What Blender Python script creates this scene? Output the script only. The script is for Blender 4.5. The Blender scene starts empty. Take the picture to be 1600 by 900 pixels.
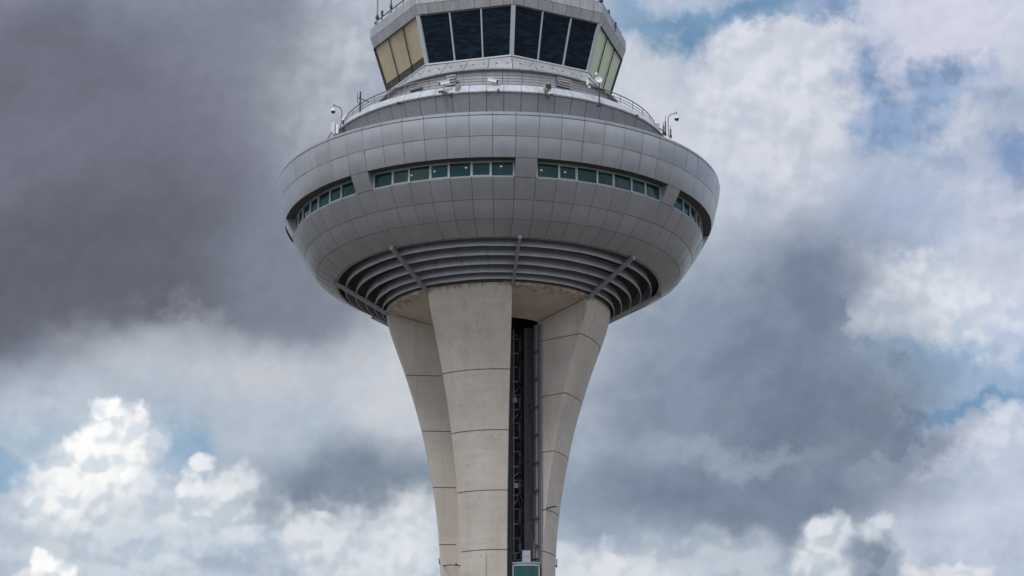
import bpy, bmesh, math, random
from mathutils import Vector, Matrix
random.seed(7)
R = math.radians
pi = math.pi
scene = bpy.context.scene

# ------------------------------------------------------------------ camera
F, PITCH, DIST, YAW, CAMZ = 4000.0, R(17.27), 132.75, R(0.321), 1.7
cam_d = bpy.data.cameras.new('camera'); cam = bpy.data.objects.new('camera', cam_d)
scene.collection.objects.link(cam)
cam.location = (0, -DIST, CAMZ)
cam.rotation_euler = (R(90) + PITCH, 0, -YAW)
cam_d.sensor_width = 36.0
cam_d.lens = F / 1600 * 36.0
cam_d.clip_start = 0.5; cam_d.clip_end = 60000
scene.camera = cam

def ray(px, py):
    x = (px - 800) / F; u = (450 - py) / F
    f = (0, math.cos(PITCH), math.sin(PITCH)); up = (0, -math.sin(PITCH), math.cos(PITCH))
    v = Vector((x, f[1] + u * up[1], f[2] + u * up[2]))
    c, s = math.cos(-YAW), math.sin(-YAW)
    return Vector((v.x * c - v.y * s, v.x * s + v.y * c, v.z)).normalized()

def at(px, py, Y):
    """point on the vertical plane y = Y seen at a spot of the photo"""
    d = ray(px, py); t = (Y + DIST) / d.y
    return Vector((d.x * t, Y, CAMZ + d.z * t))

# ------------------------------------------------------------------ world / sky
SUN_EL, SUN_AZ = R(52), R(208)         # azimuth clockwise from +y (north); behind the camera, a little left
world = bpy.data.worlds.new('World'); scene.world = world
world.use_nodes = True
nt = world.node_tree
for n in list(nt.nodes): nt.nodes.remove(n)
class G:
    """tiny node-graph writer"""
    def __init__(s, tree): s.t = tree
    def n(s, typ, **kw):
        o = s.t.nodes.new(typ)
        for k, v in kw.items():
            if k.startswith('_'): continue
            setattr(o, k, v)
        return o
    def put(s, sock, v):
        if isinstance(v, bpy.types.NodeSocket): s.t.links.new(v, sock)
        else: sock.default_value = v
    def m(s, op, a, b=0.0, c=0.0, clamp=False):
        o = s.n('ShaderNodeMath', operation=op, use_clamp=clamp)
        s.put(o.inputs[0], a); s.put(o.inputs[1], b)
        if op in ('MULTIPLY_ADD', 'SMOOTH_MIN'): s.put(o.inputs[2], c)
        return o.outputs[0]
    def vm(s, op, a, b=None):
        o = s.n('ShaderNodeVectorMath', operation=op); s.put(o.inputs[0], a)
        if b is not None:
            s.put(o.inputs['Scale'] if op == 'SCALE' else o.inputs[1], b)
        return o.outputs['Value'] if op in ('LENGTH', 'DOT_PRODUCT') else o.outputs[0]
    def noise(s, vec, scale, detail=4, rough=.5, dist=0.0, color=False):
        o = s.n('ShaderNodeTexNoise'); s.put(o.inputs['Vector'], vec)
        o.inputs['Scale'].default_value = scale; o.inputs['Detail'].default_value = detail
        o.inputs['Roughness'].default_value = rough; o.inputs['Distortion'].default_value = dist
        return o.outputs['Color'] if color else o.outputs['Fac']
    def mix(s, fac, a, b, mode='MIX'):
        o = s.n('ShaderNodeMix', data_type='RGBA', blend_type=mode)
        s.put(o.inputs[0], fac); s.put(o.inputs[6], a); s.put(o.inputs[7], b)
        return o.outputs[2]
    def ss(s, x, lo, hi):
        o = s.n('ShaderNodeMapRange', interpolation_type='SMOOTHSTEP')
        s.put(o.inputs['Value'], x); s.put(o.inputs['From Min'], lo); s.put(o.inputs['From Max'], hi)
        return o.outputs['Result']
    def lin(s, x, lo, hi, a=0.0, b=1.0):
        o = s.n('ShaderNodeMapRange'); s.put(o.inputs['Value'], x)
        o.inputs['From Min'].default_value = lo; o.inputs['From Max'].default_value = hi
        o.inputs['To Min'].default_value = a; o.inputs['To Max'].default_value = b
        return o.outputs['Result']
    def xyz(s, x, y, z=0.0):
        o = s.n('ShaderNodeCombineXYZ'); s.put(o.inputs[0], x); s.put(o.inputs[1], y); s.put(o.inputs[2], z)
        return o.outputs[0]

def lin1(c):
    c /= 255.0
    return c / 12.92 if c <= .04045 else ((c + .055) / 1.055) ** 2.4
def rgb(r, g, b, k=1.0): return (lin1(r) * k, lin1(g) * k, lin1(b) * k, 1)
SKYK = 10.0                      # background strength is 0.1
def sc(r, g, b): return rgb(r, g, b, SKYK)

g = G(nt)
tc = g.n('ShaderNodeTexCoord').outputs['Generated']
dirv = g.vm('NORMALIZE', tc)
sep = g.n('ShaderNodeSeparateXYZ'); nt.links.new(dirv, sep.inputs[0])
AZ0, EL0 = YAW, PITCH
COSE = math.cos(PITCH)
az = g.m('ARCTAN2', sep.outputs[0], sep.outputs[1])
el = g.m('ARCSINE', sep.outputs[2])
U = g.m('MULTIPLY', g.m('SUBTRACT', az, AZ0), 4 * COSE)
V = g.m('MULTIPLY', g.m('SUBTRACT', el, EL0), 4.0)
def sky_uv(px, py):
    d = ray(px, py)
    return ((math.atan2(d.x, d.y) - AZ0) * 4 * COSE, (math.asin(d.z) - EL0) * 4)
P = g.xyz(U, V)
half = (.5, .5, .5)
n_big = g.vm('SUBTRACT', g.noise(P, 3.0, 5, .55, color=True), half)
n_fine = g.vm('SUBTRACT', g.noise(P, 10.0, 9, .66, color=True), half)
n_puff = g.vm('SUBTRACT', g.noise(P, 22.0, 5, .55, color=True), half)
P_soft = g.vm('ADD', P, g.vm('SCALE', n_big, .24))
P_wisp = g.vm('ADD', g.vm('ADD', P, g.vm('SCALE', n_big, .16)), g.vm('SCALE', n_fine, .19))
vo = g.n('ShaderNodeTexVoronoi', feature='SMOOTH_F1', voronoi_dimensions='2D'); vo.inputs['Scale'].default_value = 24.0
vo.inputs['Smoothness'].default_value = .35
g.put(vo.inputs['Vector'], g.vm('ADD', P, g.vm('SCALE', n_puff, .035)))
vo2 = g.n('ShaderNodeTexVoronoi', feature='SMOOTH_F1', voronoi_dimensions='2D'); vo2.inputs['Scale'].default_value = 58.0
vo2.inputs['Smoothness'].default_value = .4
g.put(vo2.inputs['Vector'], g.vm('ADD', P, g.vm('SCALE', n_puff, .03)))
billow = g.m('ADD', vo.outputs['Distance'], g.m('MULTIPLY', vo2.outputs['Distance'], .5))   # 0 puff centre .. 1 crease
P_puff = g.vm('ADD', P, g.vm('SCALE', n_puff, .05))
f1 = g.noise(P, 5.0, 9, .58)
f2 = g.noise(g.vm('ADD', P, (3.1, 1.7, 0)), 12.0, 8, .6)
f3 = g.noise(g.vm('MULTIPLY', P, (1.0, 1.5, 1.0)), 2.2, 5, .5)

def blob(space, px, py, rx, ry, rot=0, soft=.5, op=1.0, bill=0.0):
    u, v = sky_uv(px, py)
    mp = g.n('ShaderNodeVectorMath', operation='SUBTRACT'); g.put(mp.inputs[0], space); mp.inputs[1].default_value = (u, v, 0)
    vec = mp.outputs[0]
    if rot:
        rt = g.n('ShaderNodeVectorRotate', rotation_type='Z_AXIS'); g.put(rt.inputs['Vector'], vec)
        rt.inputs['Angle'].default_value = R(rot); vec = rt.outputs[0]
    d = g.vm('LENGTH', g.vm('MULTIPLY', vec, (1000 / rx, 1000 / ry, 0)))
    if bill: d = g.m('ADD', d, g.m('MULTIPLY', g.m('SUBTRACT', billow, .45), bill))
    r = g.ss(d, 1 + soft, 1 - soft)
    return g.m('MULTIPLY', r, op) if op != 1.0 else r
def union(*a):
    r = a[0]
    for b in a[1:]: r = g.m('MAXIMUM', r, b)
    return r

nish = g.n('ShaderNodeTexSky', sky_type='NISHITA'); nish.sun_disc = False
nish.sun_elevation = SUN_EL; nish.sun_rotation = SUN_AZ
blue = g.mix(.72, nish.outputs[0], sc(112, 152, 190))
# thin high cloud veil over the blue
veil = g.ss(f1, .25, .58)
sky = g.mix(g.m('MULTIPLY', veil, .94), blue, g.mix(g.ss(f3, .35, .65), sc(176, 188, 203), sc(208, 211, 222)))
def paint(mask, col, tex=None, col2=None):
    global sky
    c = g.mix(tex, col, col2) if tex is not None else col
    sky = g.mix(mask, sky, c)
def vor(vec, sc_):
    o = g.n('ShaderNodeTexVoronoi', feature='SMOOTH_F1', voronoi_dimensions='2D'); o.inputs['Scale'].default_value = sc_
    o.inputs['Smoothness'].default_value = .5; g.put(o.inputs['Vector'], vec); return o.outputs['Distance']
def hgt(vec):
    w = g.vm('ADD', vec, g.vm('SCALE', g.vm('SUBTRACT', g.noise(vec, 14.0, 3, .5, color=True), half), .05))
    a_ = g.m('ADD', g.m('MULTIPLY', vor(w, 17.0), -.55), g.m('MULTIPLY', vor(w, 41.0), -.28))
    return g.m('ADD', a_, g.m('MULTIPLY', g.noise(vec, 11.0, 3.5, .5), .55))
relief = g.m('MULTIPLY', g.m('SUBTRACT', hgt(g.vm('ADD', P, (-.008, .014, 0))), hgt(P)), .75)
t2 = g.ss(g.m('ADD', g.m('SUBTRACT', f2, .5), g.m('MULTIPLY', relief, -.8)), -.14, .14); t1 = g.ss(f1, .36, .64)
shade = g.ss(g.m('ADD', relief, g.m('MULTIPLY', g.m('SUBTRACT', f1, .5), .30)), -.05, .13)
PS, PW, PP = P_soft, P_wisp, P_puff
sh2 = g.m('ADD', g.m('MULTIPLY', shade, .45), g.m('MULTIPLY', t1, .55))
# ---- right half, upper
paint(blob(PS, 1300, 230, 430, 330, 0, .5, .9), sc(172, 184, 203), t1, sc(196, 203, 218))
paint(blob(PS, 1050, 170, 110, 170, 10, .7, .9), sc(214, 217, 226), t2, sc(204, 209, 219))
paint(blob(PS, 1110, 120, 50, 60, 0, .9, .6), sc(150, 168, 195))
paint(blob(PW, 1210, 150, 135, 110, -20, .4, .95), sc(200, 206, 219), t2, sc(216, 219, 228))
paint(blob(PW, 1260, 235, 110, 90, 0, .6, .8), sc(196, 203, 216), t2, sc(208, 212, 222))
paint(blob(PW, 1480, 40, 190, 80, -8, .5, .9), sc(202, 207, 224), t1, sc(212, 213, 228))
paint(blob(PW, 1110, 18, 170, 46, -4, .6, 1), sc(104, 142, 176), t1, sc(128, 158, 192))
paint(blob(PW, 1090, -4, 60, 20, 0, .8, .7), sc(190, 200, 214))
paint(blob(PW, 1215, 95, 120, 45, -8, .4, .85), sc(202, 208, 220), t2, sc(216, 219, 228))
paint(blob(PW, 1302, 24, 34, 22, 0, .8, .85), sc(122, 148, 190))
paint(union(blob(PW, 1345, 115, 45, 40, -50, .8, .9), blob(PW, 1382, 180, 52, 52, 20, .8, .95), blob(PW, 1462, 132, 66, 34, 0, .8, .9), blob(PW, 1430, 170, 50, 30, 10, .8, .8)),
      sc(116, 145, 184), t2, sc(140, 164, 200))
paint(union(blob(PW, 1580, 232, 60, 36, -10, .8, .9), blob(PW, 1455, 250, 40, 20, 20, .9, .5)), sc(118, 144, 186))
paint(blob(PS, 1540, 340, 110, 70, 10, .7, .85), sc(186, 196, 215), t2, sc(202, 207, 223))
paint(blob(PS, 1410, 340, 80, 70, 20, .8, .75), sc(156, 174, 200))
paint(blob(PW, 1195, 350, 70, 36, 0, .8, .6), sc(200, 205, 214))
# ---- right half, lower
paint(blob(PS, 1180, 450, 260, 100, 6, .7, .85), sc(146, 159, 176), t1, sc(168, 180, 194))
paint(blob(PS, 1560, 620, 190, 220, 0, .6, .95), sc(156, 178, 206), t1, sc(184, 196, 215))
paint(blob(PW, 1470, 500, 150, 75, 20, .35, 1), sc(202, 210, 222), t2, sc(220, 224, 232))
paint(blob(PW, 1560, 420, 80, 60, 0, .6, .8), sc(198, 205, 219))
paint(blob(PW, 1500, 655, 100, 16, -4, .9, .95), sc(112, 152, 190))
paint(blob(PW, 1440, 585, 80, 30, 10, .9, .85), sc(138, 170, 202))
paint(blob(PW, 1590, 560, 50, 60, 0, .9, .8), sc(150, 176, 210))
paint(blob(PW, 1520, 720, 120, 50, -8, .5, .95), sc(194, 204, 220), t2, sc(210, 215, 227))
paint(blob(PS, 1500, 830, 160, 60, 0, .7, .9), sc(178, 191, 210), t1, sc(194, 203, 218))
paint(blob(PS, 980, 640, 170, 250, 0, .55, .95), sc(160, 173, 188), t1, sc(182, 191, 202))
paint(blob(PS, 1080, 780, 260, 90, 0, .6, .95), sc(140, 156, 173), t1, sc(154, 168, 183))
# slate cloud: a soft body fading left, ragged bright-edged on the right
body = union(blob(PS, 1200, 620, 235, 215, -4, .5), blob(PW, 1180, 560, 170, 150, 0, .45), blob(PS, 1280, 480, 115, 120, 0, .7), blob(PW, 1300, 610, 105, 110, 0, .22), blob(PW, 1285, 510, 75, 80, 0, .25), blob(PW, 1320, 690, 110, 75, -8, .3), blob(PW, 1425, 728, 85, 38, -24, .7, .75))
paint(g.m('MULTIPLY', body, .94), sc(114, 128, 149), t1, sc(128, 143, 162))
paint(blob(PS, 1290, 660, 120, 70, 0, .8, .55), sc(102, 114, 133))
paint(blob(PS, 1190, 775, 240, 48, 2, .6, .85), sc(112, 127, 146), t1, sc(124, 139, 157))
paint(blob(PW, 1125, 702, 100, 22, 5, .9, .55), sc(156, 171, 186))
paint(blob(PW, 1230, 700, 90, 18, 5, .9, .35), sc(150, 165, 182))
# ---- upper left: thick mauve-grey cloud
paint(blob(PS, 500, 300, 220, 380, 0, .55, .95), sc(150, 157, 172), t1, sc(160, 167, 181))
paint(blob(PS, 520, 110, 90, 120, 0, .7, .8), sc(178, 184, 196), t2, sc(194, 199, 210))
paint(blob(PS, 60, 285, 400, 330, -6, .42, 1.0), sc(104, 107, 120), g.ss(f3, .3, .7), sc(115, 118, 132))
paint(blob(PS, 200, 410, 280, 120, -6, .7, .75), sc(94, 97, 109))
paint(blob(PS, 470, 430, 130, 120, 0, .6, .75), sc(124, 131, 146))
paint(blob(PS, 330, 60, 120, 120, 0, .8, .5), sc(118, 121, 136))
# ---- lower left
paint(blob(PS, 260, 760, 440, 200, 0, .30, 1.0), sc(164, 180, 196), t1, sc(182, 193, 205))
paint(blob(PS, 430, 585, 260, 56, 3, .6, .9), sc(198, 202, 210), t2, sc(186, 192, 202))
paint(blob(PW, 290, 520, 60, 50, 0, .8, .6), sc(170, 176, 187))
paint(blob(PS, 330, 650, 150, 50, 0, .7, .7), sc(178, 189, 202))
paint(union(blob(PW, 255, 712, 50, 46, 30, .8, 1), blob(PW, 30, 738, 100, 24, 10, .8, 1), blob(PW, 90, 690, 70, 30, 10, .9, .7)), sc(122, 162, 194))
paint(blob(PW, 20, 780, 110, 18, 0, .8, .6), sc(186, 197, 210))
paint(blob(PS, 640, 600, 100, 130, 0, .6, .85), sc(204, 208, 215), t2, sc(194, 199, 208))
paint(blob(PS, 545, 738, 150, 54, -6, .6, 1), sc(118, 133, 149), t1, sc(130, 144, 159))
paint(blob(PS, 300, 840, 170, 60, 0, .7, .8), sc(154, 176, 195), t1, sc(172, 188, 203))
# ---- white banks along the bottom
paint(union(blob(PP, 570, 862, 150, 60, 8, .6, .95, .5), blob(PP, 650, 815, 60, 46, 0, .7, .85, .5), blob(PP, 490, 830, 60, 36, 0, .4, .9, .6)), sc(228, 231, 235), sh2, sc(194, 204, 214))
paint(union(blob(PS, 250, 905, 190, 34, 0, .5, .8, .3)), sc(206, 213, 221), sh2, sc(184, 196, 208))
paint(union(blob(PP, 940, 890, 110, 40, 0, .5, .95, .5), blob(PP, 1010, 900, 90, 34, 0, .5, .9, .5)), sc(224, 228, 232), sh2, sc(198, 205, 214))
paint(union(blob(PP, 1130, 870, 120, 40, 6, .6, .85, .5), blob(PP, 1190, 890, 110, 34, 6, .6, .85, .5)), sc(200, 208, 217), sh2, sc(164, 178, 193))
# ---- cumulus heads: one connected pile sloping down to the left
low = union(blob(PP, 100, 765, 62, 46, 35, .4, .95, .6), blob(PP, 70, 810, 60, 46, 20, .5, .9, .6), blob(PP, 150, 790, 95, 60, 20, .5, .9, .6), blob(PP, 200, 850, 95, 60, 0, .6, .75, .6), blob(PP, 232, 750, 30, 26, 0, .4, .9, .5), blob(PP, 110, 860, 110, 44, 0, .6, .7, .5))
paint(blob(PS, 150, 740, 130, 110, 30, .7, .6), sc(196, 206, 216))
paint(low, sc(218, 224, 230), sh2, sc(180, 195, 210))
paint(union(blob(PP, 228, 694, 30, 34, 0, .35, .9, .4)), sc(210, 217, 225), shade, sc(188, 200, 213))
cum = union(blob(PP, 166, 643, 27, 24, 0, .2, 1, .45), blob(PP, 224, 648, 20, 22, 0, .3, 1, .45), blob(PP, 196, 664, 34, 28, 0, .35, 1, .3), blob(PP, 172, 686, 46, 34, 0, .3, 1, .35),
            blob(PP, 135, 706, 38, 34, 20, .3, 1, .4), blob(PP, 190, 724, 36, 32, 0, .3, 1, .4), blob(PP, 120, 745, 54, 36, 30, .6, .95, .5), blob(PP, 160, 740, 60, 40, 0, .6, .9, .4), blob(PP, 82, 785, 46, 34, 30, .7, .85, .5))
paint(cum, sc(250, 250, 250), shade, sc(220, 227, 235))
paint(union(blob(PP, 316, 722, 20, 18, 0, .35, .95, .5), blob(PP, 300, 756, 32, 30, 0, .4, .95, .6), blob(PP, 340, 764, 36, 28, 0, .5, .9, .6), blob(PP, 380, 764, 34, 28, 0, .8, .7, .6), blob(PP, 330, 800, 80, 46, 0, .9, .7, .5)), sc(234, 237, 240), shade, sc(204, 213, 222))
paint(union(blob(PP, 72, 888, 30, 24, 0, .2, 1, .4), blob(PP, 96, 894, 20, 24, 0, .25, 1, .4), blob(PP, 46, 906, 26, 20, 0, .25, .9, .4)), sc(248, 248, 248), shade, sc(214, 220, 227))
c2 = union(blob(PP, 1300, 836, 46, 34, 0, .3, 1, .5), blob(PP, 1375, 840, 34, 30, 0, .25, 1, .4), blob(PP, 1330, 880, 86, 46, 0, .3, 1, .5))
paint(c2, sc(228, 231, 235), sh2, sc(178, 190, 203))
paint(union(blob(PP, 1370, 880, 42, 42, 0, .35, .9, .3), blob(PP, 1345, 860, 30, 22, 0, .6, .8, .3)), sc(138, 153, 169), shade, sc(122, 138, 156))
paint(union(blob(PP, 1452, 896, 44, 16, 0, .4, .9, .5), blob(PP, 1510, 897, 36, 14, 0, .4, .9, .5)), sc(222, 225, 230), shade, sc(196, 203, 213))
sky = g.vm('SCALE', sky, g.lin(relief, -.12, .12, 1.025, .975))
# fine all-over cloud texture
sky = g.mix(1.0, sky, g.n('ShaderNodeRGB').outputs[0], 'MULTIPLY') if False else sky
tex = g.lin(g.m('ADD', g.m('MULTIPLY', f1, .6), g.m('MULTIPLY', f2, .4)), .3, .7, .93, 1.07)
sky = g.vm('SCALE', sky, tex)
f4 = g.noise(g.vm('ADD', g.vm('MULTIPLY', P, (1, 1.25, 1)), g.vm('SCALE', n_fine, .2)), 26.0, 7, .62)
sky = g.vm('SCALE', sky, g.lin(f4, .3, .7, .965, 1.035))
# out of view: broken cloud, brightness added overhead and behind to light the tower
front = g.m('MULTIPLY', g.ss(g.m('ABSOLUTE', U), 1.7, 1.05), g.ss(g.m('ABSOLUTE', V), 1.15, .62))
w1 = g.noise(dirv, 2.2, 8, .55, .3); w2 = g.noise(dirv, 5.0, 7, .6)
allc = g.mix(g.ss(w1, .38, .6), g.mix(.5, nish.outputs[0], sc(128, 160, 200)), g.mix(g.ss(w2, .35, .65), sc(165, 172, 184), sc(232, 234, 238)))
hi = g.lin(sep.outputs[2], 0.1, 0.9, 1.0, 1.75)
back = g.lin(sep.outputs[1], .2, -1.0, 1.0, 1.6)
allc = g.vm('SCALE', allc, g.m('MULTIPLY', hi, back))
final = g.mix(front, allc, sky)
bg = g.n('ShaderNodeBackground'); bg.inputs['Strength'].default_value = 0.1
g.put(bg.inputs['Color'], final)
wo = g.n('ShaderNodeOutputWorld'); nt.links.new(bg.outputs[0], wo.inputs[0])
world.cycles.sampling_method = 'MANUAL'; world.cycles.sample_map_resolution = 512

# ------------------------------------------------------------------ sun (veiled by cloud)
sd = bpy.data.lights.new('sun', 'SUN'); sun = bpy.data.objects.new('sun', sd); scene.collection.objects.link(sun)
sd.energy = 1.2; sd.angle = R(14); sd.color = (1.0, .95, .88)
sdir = Vector((math.sin(SUN_AZ) * math.cos(SUN_EL), math.cos(SUN_AZ) * math.cos(SUN_EL), math.sin(SUN_EL)))
sun.rotation_euler = sdir.to_track_quat('Z', 'Y').to_euler()
sun.location = (0, -60, 90)

vs = scene.view_settings
vs.view_transform = 'Standard'; vs.look = 'None'; vs.exposure = 0.0; vs.gamma = 1.0; vs.use_curve_mapping = False
scene.cycles.max_bounces = 7; scene.cycles.diffuse_bounces = 4; scene.cycles.transparent_max_bounces = 8
scene.cycles.use_denoising = True

# ------------------------------------------------------------------ materials
def mat(name, col, rough=.6, metal=0.0, spec=.5, alpha=1.0, emit=None, estr=0.0, build=None):
    m = bpy.data.materials.new(name); m.use_nodes = True
    b = m.node_tree.nodes['Principled BSDF']
    b.inputs['Base Color'].default_value = (*col, 1); b.inputs['Roughness'].default_value = rough
    b.inputs['Metallic'].default_value = metal; b.inputs['Specular IOR Level'].default_value = spec
    b.inputs['Alpha'].default_value = alpha
    if emit: b.inputs['Emission Color'].default_value = (*emit, 1); b.inputs['Emission Strength'].default_value = estr
    if build: build(G(m.node_tree), b)
    return m
def grime(col, amt=.12, scale=1.5, streak=6.0, bump=.0, island=0.0, rough=None, tint=(.75, .68, .6)):
    """uneven paint: soft mottling, vertical rain streaks, a small tone step per panel"""
    def f(g, b):
        ob = g.n('ShaderNodeTexCoord').outputs['Object']
        a = g.noise(ob, scale, 6, .6)
        s = g.noise(g.vm('MULTIPLY', ob, (streak, streak, .35)), 1.0, 5, .6)
        k = g.m('ADD', g.lin(a, .3, .7, 1 - amt, 1 + amt * .4), g.lin(s, .35, .7, amt * .4, -amt))
        if island:
            gi = g.n('ShaderNodeNewGeometry').outputs['Random Per Island']
            k = g.m('MULTIPLY', k, g.lin(gi, 0, 1, 1 - island, 1 + island))
        c = g.vm('SCALE', (*col,), k)
        dirt = g.ss(g.noise(g.vm('MULTIPLY', ob, (streak * 1.7, streak * 1.7, .22)), 1.0, 6, .65), .55, .8)
        c = g.mix(g.m('MULTIPLY', dirt, amt * 2.2), c, (col[0] * tint[0], col[1] * tint[1], col[2] * tint[2], 1))
        g.put(b.inputs['Base Color'], c)
        if rough: g.put(b.inputs['Roughness'], g.lin(a, .3, .7, rough[0], rough[1]))
        if bump:
            bp = g.n('ShaderNodeBump'); bp.inputs['Strength'].default_value = bump; bp.inputs['Distance'].default_value = .03
            g.put(bp.inputs['Height'], g.noise(ob, 9.0, 8, .65)); g.put(b.inputs['Normal'], bp.outputs[0])
    return f
def concrete(col):
    def f(g, b):
        ob = g.n('ShaderNodeTexCoord').outputs['Object']
        a = g.noise(ob, .55, 7, .62); c_ = g.noise(ob, 7.0, 8, .7)
        s = g.noise(g.vm('MULTIPLY', ob, (2.2, 2.2, .16)), 1.0, 6, .62)
        h = g.noise(g.vm('MULTIPLY', ob, (.5, .5, 5.0)), 1.0, 5, .6)     # board-marked lifts
        k = g.m('ADD', g.lin(a, .3, .7, .84, 1.06), g.lin(c_, .25, .75, -.05, .05))
        k = g.m('ADD', k, g.lin(h, .3, .7, -.045, .045))
        c = g.vm('SCALE', (*col,), k)
        c = g.mix(g.m('MULTIPLY', g.ss(s, .5, .75), .45), c, (col[0] * .72, col[1] * .62, col[2] * .5, 1))
        pk = g.ss(g.noise(g.vm('ADD', ob, (9, 4, 2)), 1.1, 7, .7), .60, .78)
        c = g.mix(g.m('MULTIPLY', pk, .45), c, (col[0] * .6, col[1] * .58, col[2] * .56, 1))
        sp = g.n('ShaderNodeSeparateXYZ'); g.put(sp.inputs[0], ob)
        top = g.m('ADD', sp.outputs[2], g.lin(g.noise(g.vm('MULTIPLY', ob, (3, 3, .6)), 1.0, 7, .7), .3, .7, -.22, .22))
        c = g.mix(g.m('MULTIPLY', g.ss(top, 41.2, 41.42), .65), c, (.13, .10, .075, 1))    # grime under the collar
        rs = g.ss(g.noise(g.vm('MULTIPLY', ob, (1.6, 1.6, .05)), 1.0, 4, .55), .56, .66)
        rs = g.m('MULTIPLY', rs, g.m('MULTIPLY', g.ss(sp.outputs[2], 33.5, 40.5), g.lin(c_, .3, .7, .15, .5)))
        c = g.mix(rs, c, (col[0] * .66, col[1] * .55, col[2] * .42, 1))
        g.put(b.inputs['Base Color'], c)
        bp = g.n('ShaderNodeBump'); bp.inputs['Strength'].default_value = .35; bp.inputs['Distance'].default_value = .03
        g.put(bp.inputs['Height'], g.m('ADD', c_, h)); g.put(b.inputs['Normal'], bp.outputs[0])
    return f
M = {}
M['clad'] = mat('grey_aluminium_cladding', (.41, .415, .435), .36, .5, .5, build=grime((.41, .415, .435), .055, .8, 3.0, island=.04, rough=(.29, .40)))
M['clad_pale'] = mat('pale_grey_cladding', (.40, .395, .40), .5, .1, .5, build=grime((.40, .395, .40), .16, 1.0, 5, island=.05))
M['cap'] = mat('white_parapet_capping', (.49, .50, .52), .45, .1, build=grime((.49, .50, .52), .15, 1.4, 4, island=.03))
M['drumgrey'] = mat('mid_grey_parapet_panel', (.255, .255, .265), .55, .1, build=grime((.255, .255, .265), .08, 1.0, 5, island=.04))
M['back'] = mat('dark_joint_backing', (.115, .098, .085), .9)
M['louvre'] = mat('louvre_grey_metal', (.44, .44, .47), .5, .25, build=grime((.44, .44, .47), .08, 1.5, 3))
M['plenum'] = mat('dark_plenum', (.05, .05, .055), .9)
M['beam'] = mat('beam_grey_metal', (.30, .30, .31), .5, .2)
M['conc'] = mat('weathered_concrete', (.54, .478, .412), .85, build=concrete((.54, .478, .412)))
M['soff'] = mat('soffit_concrete', (.66, .565, .465), .85, build=concrete((.66, .565, .465)))
M['groove'] = mat('concrete_joint', (.21, .16, .13), .95)
M['stain'] = mat('dirty_concrete_edge', (.16, .13, .11), .95, build=concrete((.17, .14, .12)))
M['soffit'] = mat('shade_toned_soffit_metal', (.085, .085, .09), .6, .1)  # lack of light in the window recess put into this dark base colour
M['frame'] = mat('pale_grey_window_frame', (.36, .37, .38), .45, .2)
M['cabframe'] = mat('pale_grey_cab_frame', (.50, .51, .53), .45, .2)
M['teal'] = mat('teal_glass', (.004, .050, .046), .08, 0, .32, alpha=.88)
def wavy_reflection(g, b):
    ob = g.n('ShaderNodeTexCoord').outputs['Object']
    n = g.noise(g.vm('MULTIPLY', ob, (.45, .45, 1.6)), 1.3, 2, .5, 2.4)
    c = g.mix(g.ss(n, .35, .75), (.003, .007, .015, 1), (.009, .028, .050, 1)); g.put(b.inputs['Base Color'], c)  # bluish wavy reflections painted into the glass colour
    bp = g.n('ShaderNodeBump'); bp.inputs['Strength'].default_value = .07; bp.inputs['Distance'].default_value = .05
    g.put(bp.inputs['Height'], n); g.put(b.inputs['Normal'], bp.outputs[0])
M['cabglass'] = mat('dark_blue_tinted_glass', (.006, .012, .022), .04, 0, .32, build=wavy_reflection)
M['clearglass'] = mat('clear_tinted_glass', (.30, .30, .26), .05, 0, .5, alpha=.22)
M['blind_tan'] = mat('tan_roller_blind', (.74, .60, .37), .8, build=grime((.74, .60, .37), .20, .45, .3))
M['blind_green'] = mat('pale_green_roller_blind', (.84, .92, .62), .8, build=grime((.84, .92, .62), .04, .5, .7))
M['seal'] = mat('black_rubber_seal', (.02, .02, .022), .7)
M['rail'] = mat('galvanised_rail', (.28, .25, .24), .5, .4)
M['railred'] = mat('dull_brown_painted_rail', (.16, .11, .10), .6, .1)
M['darkmetal'] = mat('dark_metal', (.045, .045, .05), .5, .3)
M['white'] = mat('white_enamel', (.75, .75, .75), .4)
M['beige'] = mat('beige_plastic', (.50, .42, .30), .5)
M['silver'] = mat('silver_metal', (.33, .35, .37), .4, .3)
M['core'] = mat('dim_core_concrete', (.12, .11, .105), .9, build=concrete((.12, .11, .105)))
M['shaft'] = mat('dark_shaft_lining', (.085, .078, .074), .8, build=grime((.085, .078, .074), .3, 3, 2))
M['shaftgrey'] = mat('grey_shaft_column', (.095, .09, .098), .7, build=grime((.095, .09, .098), .45, 4.5, 7))
M['steelgrey'] = mat('grey_steel_channel', (.19, .185, .195), .6, .1, build=grime((.19, .185, .195), .15, 2, 5))
M['dome'] = mat('smoked_dome', (.03, .03, .035), .1)
M['liftglass'] = mat('lift_teal_glass', (.006, .10, .10), .05, 0, .5, alpha=.62)
M['lamp'] = mat('lit_ceiling_lamp', (1, 1, 1), .5, emit=(1, .97, .85), estr=2.6)
M['interior'] = mat('interior_wall', (.16, .19, .18), .8)
M['paver'] = mat('asphalt_apron', (.14, .122, .10), .9, build=grime((.14, .122, .10), .2, .05, .1))

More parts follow.
